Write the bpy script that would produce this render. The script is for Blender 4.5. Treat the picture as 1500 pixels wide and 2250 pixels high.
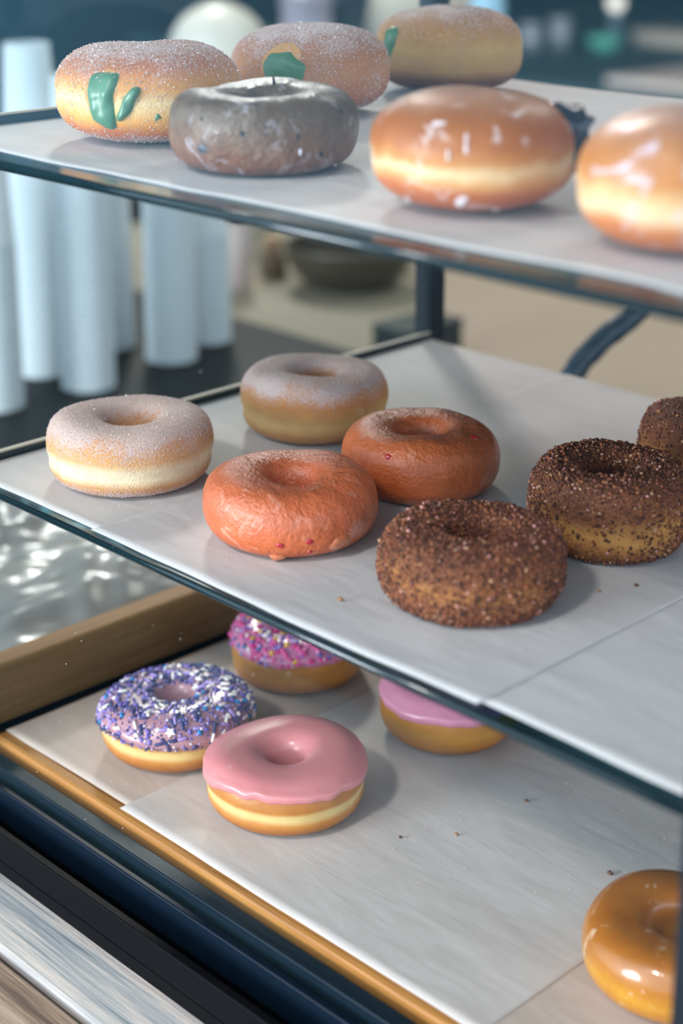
import bpy, math
import numpy as np
from mathutils import Vector

# ------------------------------------------------------------------ clear
for o in list(bpy.data.objects):
    bpy.data.objects.remove(o)
scene = bpy.context.scene
COL = scene.collection
R_ = math.radians

# ------------------------------------------------------------------ camera
cam_d = bpy.data.cameras.new('camera')
cam = bpy.data.objects.new('camera', cam_d)
COL.objects.link(cam)
cam.location = (0, 0, 1.49)
cam.rotation_euler = (R_(90 - 16.652), 0, R_(90 - 44.4385))
cam_d.sensor_fit = 'VERTICAL'
cam_d.sensor_height = 36.0
cam_d.sensor_width = 24.0
cam_d.lens = 3661.0 / 2250.0 * 36.0
cam_d.shift_y = -325.0 / 2250.0
cam_d.clip_start = 0.02
cam_d.dof.use_dof = True
cam_d.dof.focus_distance = 0.855
cam_d.dof.aperture_fstop = 4.6
scene.camera = cam

# ------------------------------------------------------------------ world, lights, exposure
w = bpy.data.worlds.new('world')
scene.world = w
w.use_nodes = True
bg = w.node_tree.nodes['Background']
bg.inputs[0].default_value = (0.59, 0.655, 0.78, 1)
bg.inputs[1].default_value = 2.15


def sun(name, frm, strength, color, angle):
    d = bpy.data.lights.new(name, 'SUN')
    d.energy = strength
    d.color = color
    d.angle = R_(angle)
    o = bpy.data.objects.new(name, d)
    COL.objects.link(o)
    o.rotation_euler = Vector(frm).to_track_quat('Z', 'Y').to_euler()
    o.location = Vector(frm) * 3
    return o


def area(name, loc, target, size, power, color):
    d = bpy.data.lights.new(name, 'AREA')
    d.shape = 'DISK'
    d.size = size
    d.energy = power
    d.color = color
    o = bpy.data.objects.new(name, d)
    COL.objects.link(o)
    o.location = loc
    o.rotation_euler = (Vector(loc) - Vector(target)).to_track_quat('Z', 'Y').to_euler()
    return o


# daylight through the shop windows behind the photographer
sun('window_daylight', (0.10, -1.0, 1.0), 1.05, (1.0, 0.86, 0.83), 6)
# low warm light at the back left of the shop
area('back_window_light', (-3.0, 2.45, 3.0), (-0.6, 0.6, 1.17), 0.38, 42, (1.0, 0.87, 0.82))
# unseen fill light added to brighten the beige back counter
area('counter_fill', (-0.9, 2.5, 3.05), (-0.9, 2.2, 0.9), 0.8, 15, (1.0, 0.88, 0.80))
# low daylight from the shop front
area('front_window_light', (-1.5, -2.8, 1.55), (-0.55, 0.6, 1.2), 1.5, 120, (0.96, 0.95, 1.0))

vs = scene.view_settings
vs.view_transform = 'Standard'
vs.look = 'None'
vs.gamma = 1
vs.use_curve_mapping = False
vs.exposure = 0.32

# ------------------------------------------------------------------ helpers
rng = np.random.default_rng(7)


def lin(h):
    h = h.lstrip('#')
    c = [int(h[i:i + 2], 16) / 255 for i in (0, 2, 4)]
    return tuple((x / 12.92 if x <= 0.04045 else ((x + 0.055) / 1.055) ** 2.4) for x in c) + (1.0,)


class G:
    """small node-graph builder"""

    def __init__(s, name):
        s.m = bpy.data.materials.new(name)
        s.m.use_nodes = True
        s.t = s.m.node_tree
        s.t.nodes.clear()
        s.out = s.t.nodes.new('ShaderNodeOutputMaterial')

    def n(s, kind, ins=None, **props):
        nd = s.t.nodes.new('ShaderNode' + kind)
        for k, v in props.items():
            setattr(nd, k, v)
        for k, v in (ins or {}).items():
            s.set(nd.inputs[k], v)
        return nd

    def set(s, sock, v):
        if isinstance(v, bpy.types.NodeSocket):
            s.t.links.new(v, sock)
        elif isinstance(v, str):
            sock.default_value = lin(v)
        else:
            sock.default_value = v

    def coord(s, which='Object'):
        return s.n('TexCoord').outputs[which]

    def noise(s, scale, detail=3, rough=0.5, vec=None, dist=0.0):
        return s.n('TexNoise', {'Vector': vec if vec is not None else s.coord(), 'Scale': scale, 'Detail': detail,
                                'Roughness': rough, 'Distortion': dist}).outputs[0]

    def math(s, op, a, b=None, c=None, clamp=False):
        nd = s.n('Math', operation=op, use_clamp=clamp)
        for i, v in enumerate((a, b, c)):
            if v is not None:
                s.set(nd.inputs[i], v)
        return nd.outputs[0]

    def rng(s, v, a, b, c=0.0, d=1.0):
        return s.n('MapRange', {0: v, 1: a, 2: b, 3: c, 4: d}, clamp=True).outputs[0]

    def mix(s, f, a, b, mode='MIX'):
        nd = s.n('Mix', data_type='RGBA', blend_type=mode)
        s.set(nd.inputs[0], f)
        s.set(nd.inputs[6], a)
        s.set(nd.inputs[7], b)
        return nd.outputs[2]

    def ramp(s, f, stops):
        nd = s.n('ValToRGB', {0: f})
        e = nd.color_ramp.elements
        while len(e) < len(stops):
            e.new(0.5)
        for i, (p, c) in enumerate(stops):
            e[i].position = p
            e[i].color = lin(c) if isinstance(c, str) else c
        return nd.outputs[0]

    def bump(s, h, strength, dist):
        return s.n('Bump', {'Strength': strength, 'Distance': dist, 'Height': h}).outputs[0]

    def bsdf(s, **ins):
        names = {'color': 'Base Color', 'rough': 'Roughness', 'metal': 'Metallic', 'normal': 'Normal', 'coat': 'Coat Weight',
                 'coat_rough': 'Coat Roughness', 'spec': 'Specular IOR Level', 'sss': 'Subsurface Weight',
                 'sss_scale': 'Subsurface Scale', 'sheen': 'Sheen Weight', 'emit': 'Emission Color',
                 'emit_s': 'Emission Strength', 'trans': 'Transmission Weight', 'coat_normal': 'Coat Normal', 'sss_r': 'Subsurface Radius'}
        return s.n('BsdfPrincipled', {names[k]: v for k, v in ins.items()}).outputs[0]

    def done(s, sh):
        s.t.links.new(sh, s.out.inputs[0])
        return s.m


def plain(name, col, rough=0.5, metal=0.0, var=0.08, scale=40, **kw):
    """solid colour with a little noise"""
    g = G(name)
    f = g.noise(scale, 3)
    c = lin(col)
    a = tuple(x * (1 - var) for x in c[:3]) + (1,)
    b = tuple(min(1, x * (1 + var)) for x in c[:3]) + (1,)
    return g.done(g.bsdf(color=g.mix(f, a, b), rough=rough, metal=metal, **kw))


def link(name, me, parent=None, mat=None, loc=None):
    o = bpy.data.objects.new(name, me)
    COL.objects.link(o)
    if parent:
        o.parent = parent
    if mat is not None:
        for m in (mat if isinstance(mat, (list, tuple)) else [mat]):
            me.materials.append(m)
    if loc is not None:
        o.location = loc
    return o


def mesh(name, v, f, mat=None, parent=None, smooth=True, loc=None, midx=None):
    me = bpy.data.meshes.new(name)
    v = np.asarray(v, np.float32).reshape(-1, 3)
    if isinstance(f, np.ndarray):
        k = f.shape[1]
        me.vertices.add(len(v))
        me.vertices.foreach_set('co', v.ravel())
        me.loops.add(f.size)
        me.loops.foreach_set('vertex_index', f.astype(np.int32).ravel())
        me.polygons.add(len(f))
        me.polygons.foreach_set('loop_start', np.arange(0, f.size, k, dtype=np.int32))
        me.polygons.foreach_set('loop_total', np.full(len(f), k, np.int32))
    else:
        me.from_pydata(v.tolist(), [], f)
    if midx is not None:
        me.polygons.foreach_set('material_index', np.asarray(midx, np.int32))
    me.update(calc_edges=True)
    me.validate()
    me.polygons.foreach_set('use_smooth', np.full(len(me.polygons), smooth))
    return link(name, me, parent, mat, loc)


def tag(o, label=None, cat=None, group=None, kind=None):
    for k, v in (('label', label), ('category', cat), ('group', group), ('kind', kind)):
        if v:
            o[k] = v
    return o


def empty(name, loc, label, cat, group=None, kind=None, rz=0.0):
    o = bpy.data.objects.new(name, None)
    COL.objects.link(o)
    o.empty_display_size = 0.02
    o.location = loc
    o.rotation_euler.z = rz
    return tag(o, label, cat, group, kind)


def box(name, lo, hi, mat, parent=None, bev=0.0, loc=None):
    """bevelled box from lo to hi (in the parent's space)"""
    lo, hi = np.array(lo, float), np.array(hi, float)
    if bev <= 0:
        v = [[(lo, hi)[i][0], (lo, hi)[j][1], (lo, hi)[k][2]] for i in (0, 1) for j in (0, 1) for k in (0, 1)]
        f = [(0, 1, 3, 2), (4, 6, 7, 5), (0, 4, 5, 1), (2, 3, 7, 6), (0, 2, 6, 4), (1, 5, 7, 3)]
        return mesh(name, v, f, mat, parent, False, loc)
    import bmesh
    bm = bmesh.new()
    bmesh.ops.create_cube(bm, size=1)
    for vv in bm.verts:
        vv.co = Vector(((lo + hi) / 2 + np.array(vv.co) * (hi - lo)).tolist())
    bmesh.ops.bevel(bm, geom=bm.edges[:], offset=bev, segments=2, profile=0.5, affect='EDGES')
    me = bpy.data.meshes.new(name)
    bm.to_mesh(me)
    bm.free()
    return link(name, me, parent, mat, loc)


def lathe(name, prof, mat, parent=None, seg=40, loc=None, smooth=True):
    """revolve (r,z) points about z"""
    n = len(prof)
    v, f = [], []
    for i in range(seg):
        a = 2 * math.pi * i / seg
        for r, z in prof:
            v.append((r * math.cos(a), r * math.sin(a), z))
    for i in range(seg):
        j = (i + 1) % seg
        for k in range(n - 1):
            f.append((i * n + k, j * n + k, j * n + k + 1, i * n + k + 1))
    return mesh(name, v, f, mat, parent, smooth, loc)


def tube(name, pts, rad, mat, parent=None, seg=14, loc=None, wob=0.0, seed=0):
    pts = np.array(pts, float)
    # catmull-rom resample
    P = np.vstack([2 * pts[0] - pts[1], pts, 2 * pts[-1] - pts[-2]])
    out = []
    for i in range(1, len(P) - 2):
        for t in np.linspace(0, 1, 10, endpoint=False):
            a, b, c, d = P[i - 1], P[i], P[i + 1], P[i + 2]
            out.append(0.5 * ((2 * b) + (c - a) * t + (2 * a - 5 * b + 4 * c - d) * t * t + (3 * b - a - 3 * c + d) * t ** 3))
    out.append(pts[-1])
    out = np.array(out)
    v, f = [], []
    r0 = np.random.default_rng(seed)
    for i, p in enumerate(out):
        tg = out[min(i + 1, len(out) - 1)] - out[max(i - 1, 0)]
        tg /= np.linalg.norm(tg)
        u = np.cross(tg, (0.3, 0.2, 1.0))
        u /= np.linalg.norm(u)
        w_ = np.cross(tg, u)
        for k in range(seg):
            a = 2 * math.pi * k / seg
            rr = rad * (1 + wob * math.sin(3 * a + i * 0.9) + wob * r0.normal() * 0.4)
            v.append(p + rr * (math.cos(a) * u + math.sin(a) * w_))
    for i in range(len(out) - 1):
        for k in range(seg):
            l = (k + 1) % seg
            f.append((i * seg + k, i * seg + l, (i + 1) * seg + l, (i + 1) * seg + k))
    f.append(tuple(range(seg))[::-1])
    f.append(tuple((len(out) - 1) * seg + k for k in range(seg)))
    return mesh(name, v, f, mat, parent, True, loc)


def snoise(seed, freq, octaves=3, waves=10):
    """smooth 3-D noise as a sum of sines, about -1..1"""
    r0 = np.random.default_rng(seed)
    K, A, Ph = [], [], []
    for o in range(octaves):
        k = r0.normal(size=(waves, 3))
        k /= np.linalg.norm(k, axis=1)[:, None]
        K.append(k * freq * 2 ** o * r0.uniform(0.7, 1.3, (waves, 1)))
        A.append(np.full(waves, 0.5 ** o))
        Ph.append(r0.uniform(0, 6.28, waves))
    K, A, Ph = np.vstack(K), np.concatenate(A), np.concatenate(Ph)
    A = A / math.sqrt((A ** 2).sum()) / 1.2

    def fn(p):
        return (np.sin(p @ K.T + Ph) * A).sum(-1)
    return fn


# ------------------------------------------------------------------ materials of the setting
ZU, ZM, ZB, ZC = 1.3555, 1.166, 1.0, 0.96      # upper shelf, middle shelf, tray paper, counter


def wood_mat(name, dark, mid, light, scale=1.0, rough=0.6, axis='X', grain=0.5):
    g = G(name)
    mp = g.n('Mapping', {'Vector': g.coord()})
    s = (0.35, 9, 9) if axis == 'X' else (9, 0.35, 9)
    mp.inputs['Scale'].default_value = tuple(x * scale for x in s)
    v = mp.outputs[0]
    a = g.noise(14, 6, 0.6, v, 0.6)
    b = g.noise(60, 4, 0.6, v, 0.2)
    f = g.math('ADD', g.math('MULTIPLY', a, 0.65), g.math('MULTIPLY', b, 0.35))
    col = g.ramp(f, [(0.30, dark), (0.48, mid), (0.66, light)])
    return g.done(g.bsdf(color=col, rough=rough, normal=g.bump(f, grain, 0.002)))


M = {}
M['plank_grey'] = wood_mat('weathered_grey_wood', '#566970', '#a9aca9', '#e2d6c6', 0.9, 0.75)
M['plank_brown'] = wood_mat('weathered_brown_wood', '#3e3029', '#86705c', '#c4ae96', 1.0, 0.75)
M['tray_wood'] = wood_mat('golden_tray_wood', '#85561f', '#a8702c', '#c18a42', 0.8, 0.55)
M['board_wood'] = wood_mat('brown_board_wood', '#8f6034', '#a67342', '#b68452', 0.7, 0.6, 'Y', 0.15)
M['black_metal'] = plain('black_anodised_metal', '#06090d', 0.5, 0.0, 0.2, 120, spec=0.07)
M['rail_metal'] = plain('blue_black_rail', '#0a1a28', 0.42, 0.0, 0.2, 200, spec=0.16)
M['post_metal'] = plain('blue_black_post', '#0a1a24', 0.5, 0.0, 0.15, 60, spec=0.3)
M['dark_edge'] = plain('dark_green_edge', '#24343a', 0.25, 0.0, 0.1, 60)
M['cream_strip'] = plain('cream_highlight', '#d8cfba', 0.5, 0.0, 0.05, 60)


def glass_mat(name, tint, refl=1.0, rough=0.0, base=0.04, coat=(1, 1, 1, 1)):
    g = G(name)
    fac = g.n('LayerWeight', {0: 0.5}).outputs['Facing']
    p5 = g.math('POWER', fac, 5.0)
    f = g.math('MULTIPLY_ADD', p5, (1 - base) * refl, base * refl, clamp=True)
    tr = g.n('BsdfTransparent', {0: lin(tint)}).outputs[0]
    gl = g.n('BsdfGlossy', {0: coat, 'Roughness': rough}).outputs[0]  # coat here is only a colour put on the reflections
    mx = g.n('MixShader', {0: f})
    g.t.links.new(tr, mx.inputs[1])
    g.t.links.new(gl, mx.inputs[2])
    return g.done(mx.outputs[0])


M['pane'] = glass_mat('clear_pane_glass', '#fbfefe', 1.0, 0.0, 0.015, (0.30, 0.74, 0.95, 1))      # reflections tinted blue-green to lay a teal haze over the upper case
M['side_pane'] = glass_mat('teal_tinted_side_glass', '#f1f8f8', 1.0, 0.0, 0.006)
M['shelf_glass'] = glass_mat('greenish_shelf_glass', '#8ab0ba', 1.0, 0.16)


def edge_glass():
    g = G('polished_glass_edge')
    f = g.noise(25, 2)
    return g.done(g.bsdf(color=g.mix(f, '#0f2226', '#1a3238'), rough=0.15, spec=0.5, coat=0.3, coat_rough=0.04))


M['glass_edge'] = edge_glass()


def paper_mat(name, col, col2, alpha=0.0, seed=0.0):
    g = G(name)
    mp = g.n('Mapping', {'Vector': g.coord()})
    mp.inputs['Location'].default_value = (seed, seed * 2, 0)
    mp.inputs['Rotation'].default_value = (0, 0, 0.5)
    mp.inputs['Scale'].default_value = (1, 3.2, 1)
    big = g.noise(7, 3, 0.5, mp.outputs[0])
    mid = g.noise(26, 4, 0.55, mp.outputs[0], 0.4)
    col_s = g.mix(g.rng(mid, 0.35, 0.7), col, col2)
    h = g.math('ADD', g.math('MULTIPLY', big, 1.0), g.math('MULTIPLY', mid, 0.25))
    d = g.bsdf(color=col_s, rough=0.62, spec=0.35, normal=g.bump(h, 0.26, 0.006))
    tl = g.n('BsdfTranslucent', {0: lin(col)}).outputs[0]
    mx = g.n('MixShader', {0: 0.22})
    g.t.links.new(d, mx.inputs[1])
    g.t.links.new(tl, mx.inputs[2])
    sh = mx.outputs[0]
    if alpha > 0:
        tr = g.n('BsdfTransparent', {0: lin('#f3e6d4')}).outputs[0]
        m2 = g.n('MixShader', {0: alpha})
        g.t.links.new(sh, m2.inputs[1])
        g.t.links.new(tr, m2.inputs[2])
        sh = m2.outputs[0]
    return g.done(sh)


M['paper_w'] = paper_mat('white_parchment', '#e9e6e4', '#dfdddc', 0.0, 0.3)
M['paper_w2'] = paper_mat('white_parchment_overlap', '#e6e4e3', '#dcdad9', 0.0, 1.7)
M['paper_t'] = paper_mat('thin_parchment', '#f0ebe7', '#e8e2dd', 0.14, 2.1)
M['paper_b'] = paper_mat('thin_parchment_one_layer', '#ecdfd4', '#e2d4c8', 0.18, 4.2)

# ------------------------------------------------------------------ the setting: room and counters
floor_m = plain('dark_shop_floor', '#0a1f28', 0.8, 0, 0.25, 3, spec=0.05)
fl = box('floor', (-8, -4, -0.05), (4, 7, 0.0), floor_m)
tag(fl, 'dark grey shop floor behind and below the counters', 'floor', kind='structure')
teal = plain('dark_teal_wall_paint', '#041f2a', 0.9, 0, 0.3, 1.2)
wl = box('wall_left', (-6.1, -0.5, 0.0), (-6.0, 7, 3.2), teal)
tag(wl, 'dark teal wall at the far left of the shop', 'wall', kind='structure')
wb = box('wall_back', (-6.1, 7.0, 0.0), (4, 7.1, 3.2), teal)
tag(wb, 'dark teal wall at the back of the shop', 'wall', kind='structure')

cl = box('ceiling', (-6.1, -1.3, 3.2), (4, 7.1, 3.3), plain('warm_white_ceiling', '#a9a298', 0.8, 0, 0.05, 2))
tag(cl, 'plain ceiling of the shop above the case', 'ceiling', kind='structure')

# timber counter under the case: planks on a cabinet body
ctr = empty('counter', (0, 0, 0), 'weathered timber plank counter the display case stands on', 'counter', kind='structure')
body_m = plain('dark_cabinet_paint', '#20282b', 0.6, 0, 0.15, 8)
box('counter_body', (-0.82, 0.17, 0.0), (0.6, 0.9, 0.925), body_m, ctr)
for y0, y1, mt, dz in ((0.387, 0.498, 'plank_grey', 0), (0.272, 0.3835, 'plank_brown', -0.0015), (0.158, 0.2685, 'plank_grey', -0.0005),
                       (0.5, 0.612, 'plank_grey', 0), (0.614, 0.726, 'plank_brown', 0), (0.728, 0.84, 'plank_grey', 0)):
    pb = box('plank', (-0.828, y0, 0.925), (0.61, y1, ZC + dz), M[mt], ctr, 0.0022)

dark_top = plain('black_stone_top', '#1a2022', 0.55, 0, 0.35, 30, spec=0.25)
bc = empty('side_counter', (0, 0, 0), 'black-topped counter beside the case holding the paper cups', 'counter', kind='structure')
box('counter_body', (-1.98, 0.42, 0.0), (-0.85, 1.26, 0.925), body_m, bc)
box('worktop', (-2.0, 0.40, 0.925), (-0.832, 1.29, ZC), dark_top, bc, 0.003)

beige_top = plain('pale_beige_worktop', '#a69c8a', 0.6, 0, 0.12, 3, spec=0.2)
wt = empty('back_counter', (0, 0, 0), 'pale beige work counter behind the display case', 'counter', kind='structure')
box('counter_body', (-2.13, 1.34, 0.0), (0.75, 3.0, 0.90), plain('beige_cabinet', '#a79a86', 0.6, 0, 0.1, 4), wt)
box('worktop', (-2.15, 1.32, 0.90), (0.8, 3.05, 0.93), beige_top, wt, 0.003)

grey_top = plain('grey_steel_worktop', '#4a6268', 0.5, 0.0, 0.25, 2.5, spec=0.2)
fc = empty('far_counter', (0, 0, 0), 'grey steel counter at the far back of the shop', 'counter', kind='structure')
box('counter_body', (-4.9, 3.85, 0.0), (-1.0, 6.2, 0.86), plain('grey_cabinet', '#44565c', 0.6, 0, 0.1, 4), fc)
box('worktop', (-5.0, 3.8, 0.86), (-0.9, 6.3, 0.89), grey_top, fc, 0.003)

# ------------------------------------------------------------------ display case
XL, XR, YF, YK = -0.774, -0.2695, 0.4235, 0.862
TOP = 1.60
case = empty('display_case', (-0.52, 0.64, ZC), 'black-framed glass display case full of doughnuts on the timber counter', 'display case')


def cbox(name, lo, hi, mat, bev=0.0, parent=None):
    off = np.array((-0.52, 0.64, ZC))
    return box(name, np.array(lo) - off, np.array(hi) - off, mat, parent or case, bev)


cbox('base', (-0.80, 0.4235, ZC + 0.0005), (-0.2535, 0.872, 0.9685), M['black_metal'])
cbox('front_ledge', (-0.80, YF, 0.9685), (XR, 0.4285, 0.986), M['black_metal'], 0.0008)
cbox('track_rail', (-0.80, 0.4455, 0.9685), (XR, 0.4495, 0.9905), M['rail_metal'], 0.0009)
cbox('track_rail', (-0.80, 0.4545, 0.9685), (XR, 0.4640, 0.9950), M['rail_metal'], 0.0009)
for (x0, y0) in ((-0.790, YF), (XR, YF), (-0.790, 0.848), (XR, 0.848)):
    cbox('post', (x0, y0, 0.9685), (x0 + 0.016, y0 + 0.015, TOP), M['post_metal'], 0.0012)
for lo, hi in (((-0.79, YF, TOP), (XR + 0.016, YF + 0.016, TOP + 0.018)), ((-0.79, 0.847, TOP), (XR + 0.016, 0.863, TOP + 0.018)),
               ((-0.79, YF + 0.016, TOP), (-0.774, 0.847, TOP + 0.018)), ((XR, YF + 0.016, TOP), (XR + 0.016, 0.847, TOP + 0.018))):
    cbox('top_rail', lo, hi, M['post_metal'], 0.001)
front = cbox('front_pane', (-0.773, 0.4292, 1.012), (XR - 0.001, 0.4318, TOP), M['pane'])
tag(front, 'clear sliding glass front pane')
cbox('side_pane', (-0.7795, 0.4400, 0.990), (-0.7765, 0.848, TOP), M['side_pane'])
cbox('gap_shade_strip', (-0.7795, 0.4720, 0.9685), (-0.7725, 0.848, 0.9990), M['black_metal'])  # black strip stands in for the shadowed gap between paper and board
cbox('pane_trim', (-0.7870, 0.4620, 0.9685), (-0.7765, 0.4745, 1.10), M['black_metal'], 0.001)
cbox('side_board', (-0.7960, 0.4745, 0.9685), (-0.7800, 0.846, 1.0365), M['board_wood'], 0.0015)
for zz, hh in ((ZU, 0.0050), (ZM, 0.0042)):
    b_ = cbox('shelf_bracket', (-0.7762, 0.436, zz - 0.012), (-0.7735, 0.8475, zz + hh), M['dark_edge'])
    cbox('highlight_strip', (-0.7763, 0.436, zz + hh), (-0.7736, 0.8475, zz + hh + 0.0011), M['cream_strip'], 0.0, b_)  # cream strip paints the bright top edge of the metal bracket
    cbox('shelf_bracket', (XR - 0.001, 0.4395, zz - 0.012), (XR + 0.0018, 0.8475, zz + 0.001), M['dark_edge'])

# dust specks on the front pane
dv, df_ = [], []
octv = np.array([[1, 0, 0], [-1, 0, 0], [0, 1, 0], [0, -1, 0], [0, 0, 1], [0, 0, -1]], float)
octf = np.array([[0, 2, 4], [2, 1, 4], [1, 3, 4], [3, 0, 4], [2, 0, 5], [1, 2, 5], [3, 1, 5], [0, 3, 5]])
r0 = np.random.default_rng(3)
N = 70
c = np.stack([r0.uniform(-0.70, -0.33, N), np.full(N, 0.4289), r0.uniform(1.02, 1.30, N)], 1) - np.array((-0.52, 0.64, ZC))
s = r0.uniform(0.00015, 0.0004, N)
V = c[:, None, :] + octv[None] * s[:, None, None] * np.array((1, 0.5, 1))
Fc = (octf[None] + (np.arange(N) * 6)[:, None, None]).reshape(-1, 3)
o = mesh('dust_specks', V, Fc, plain('white_dust', '#e8ecec', 0.8), case, True)
tag(o, kind='stuff')

# glass shelves
for nm, z, y0, th, lab in (('glass_shelf', ZU, 0.4335, 0.0048, 'upper glass shelf carrying the filled and glazed doughnuts'),
                           ('glass_shelf', ZM, 0.4560, 0.0044, 'lower glass shelf carrying the sugared, orange and crumb doughnuts')):
    sh = empty(nm, (-0.52, 0.65, z - th), lab, 'shelf')
    x0, x1, y1 = XL + 0.0012 + 0.52, XR - 0.0015 + 0.52, 0.8465 - 0.65
    yf = y0 - 0.65
    box('pane', (x0, yf + th / 2, 0), (x1, y1, th), M['shelf_glass'], sh)
    # rounded polished front edge
    prof = [(yf + th / 2 - th / 2 * math.sin(a), th / 2 + th / 2 * math.cos(a)) for a in np.linspace(0, math.pi, 15)]
    v = [(x, y, zz) for x in (x0, x1) for (y, zz) in prof]
    n_ = len(prof)
    f = [(k, k + 1, n_ + k + 1, n_ + k) for k in range(n_ - 1)] + [tuple(range(n_))[::-1], tuple(range(n_, 2 * n_)), (0, n_, 2 * n_ - 1, n_ - 1)]
    e = mesh('polished_edge', v, f, M['glass_edge'], sh, True)
    tag(e, 'dark green polished front edge of the glass')

# wooden tray at the bottom
tray = empty('wooden_tray', (-0.52, 0.66, 0.9692), 'golden wooden tray lining the bottom of the case', 'tray')
box('tray_base', (XL + 0.0025 + 0.52, 0.4785 - 0.66, 0.0), (XR - 0.002 + 0.52, 0.846 - 0.66, 0.0298), M['tray_wood'], tray, 0.001)
box('front_lip', (XL + 0.0025 + 0.52, 0.4690 - 0.66, 0.0), (XR - 0.002 + 0.52, 0.4783 - 0.66, 0.0295), M['tray_wood'], tray, 0.0022)

# ------------------------------------------------------------------ parchment sheets


def sheet(x0, x1, y0, y1, z, mat, label, seed, wav=0.0012, lift=0.0005, sag=None, group=None):
    nx, ny = 90, 60
    nz = snoise(seed, 22, 3)
    xs, ys = np.linspace(0, 1, nx), np.linspace(0, 1, ny)
    U, Vv = np.meshgrid(xs, ys, indexing='ij')
    X = x0 + (x1 - x0) * U
    Y = y0 + (y1 - y0) * Vv
    e = np.stack([X * 1.0, np.zeros_like(X), np.zeros_like(X)], -1)
    front = nz(e * 1.6) * wav
    back = nz(e * 1.6 + 5.0) * wav
    Y = Y + front * (1 - Vv) ** 3 + back * Vv ** 3
    X = X + nz(np.stack([Y * 0 + 3, Y, Y * 0], -1)) * 0.0006 * (np.abs(U - 0.5) * 2) ** 6 * np.sign(0.5 - U)
    edge = np.maximum(np.exp(-Vv * (y1 - y0) / 0.010), np.exp(-(1 - Vv) * (y1 - y0) / 0.016))
    Z = np.abs(nz(np.stack([X, Y, 0 * X], -1) * 0.7)) * lift * (0.15 + edge * 1.3)
    if sag is not None:
        Z = Z + sag(X, Y)
    th = 0.00012
    cx, cy = (x0 + x1) / 2, (y0 + y1) / 2
    top = np.stack([X - cx, Y - cy, Z + th], -1).reshape(-1, 3)
    bot = np.stack([X - cx, Y - cy, Z], -1).reshape(-1, 3)
    idx = np.arange(nx * ny).reshape(nx, ny)
    q = np.stack([idx[:-1, :-1], idx[1:, :-1], idx[1:, 1:], idx[:-1, 1:]], -1).reshape(-1, 4)
    rim = []
    n0 = nx * ny
    for a, b in [(idx[i, 0], idx[i + 1, 0]) for i in range(nx - 1)] + [(idx[nx - 1, j], idx[nx - 1, j + 1]) for j in range(ny - 1)] + \
            [(idx[i + 1, ny - 1], idx[i, ny - 1]) for i in range(nx - 1)] + [(idx[0, j + 1], idx[0, j]) for j in range(ny - 1)]:
        rim.append((a, a + n0, b + n0, b))
    F = np.vstack([q, q[:, ::-1] + n0, np.array(rim)])
    ob = mesh('parchment_sheet', np.vstack([top, bot]), F, mat, None, True, (cx, cy, z))
    return tag(ob, label, 'paper', group)


XA, XB = XL + 0.0018, XR - 0.002
sheet(XA, XB, 0.4495, 0.8468, ZU + 0.0001, M['paper_w'], 'white parchment sheet with a wavy front edge on the upper glass shelf', 11, 0.0022, 0.0010)
sheet(XA, -0.60, 0.4615, 0.8468, ZM + 0.0001, M['paper_w'], 'white parchment sheet under the two sugared ring doughnuts', 12, 0.0008, 0.0003)
sheet(-0.415, XB, 0.4640, 0.8440, ZM + 0.0001, M['paper_w2'], 'white parchment sheet at the right end of the lower glass shelf', 13, 0.0010, 0.0003)
sheet(-0.650, -0.393, 0.4600, 0.8450, ZM + 0.0006, M['paper_w2'], 'white parchment sheet under the orange and crumb doughnuts', 14, 0.0010, 0.0003)
sheet(XA + 0.002, -0.60, 0.4770, 0.8440, ZB - 0.0009, M['paper_b'], 'thin parchment sheet under the two sprinkled doughnuts in the tray', 15, 0.0006, 0.0002)
sheet(-0.420, XB, 0.4790, 0.8430, ZB - 0.0009, M['paper_b'], 'thin parchment sheet under the honey-glazed ring at the tray corner', 16, 0.0006, 0.0002)
sheet(-0.6545, -0.3965, 0.4725, 0.8440, ZB - 0.0004, M['paper_t'], 'large thin parchment sheet under the smooth pink doughnuts in the tray', 17, 0.0006, 0.0002)
# ------------------------------------------------------------------ doughnut shapes


def spow(c, e):
    return np.sign(c) * np.abs(c) ** e


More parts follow.
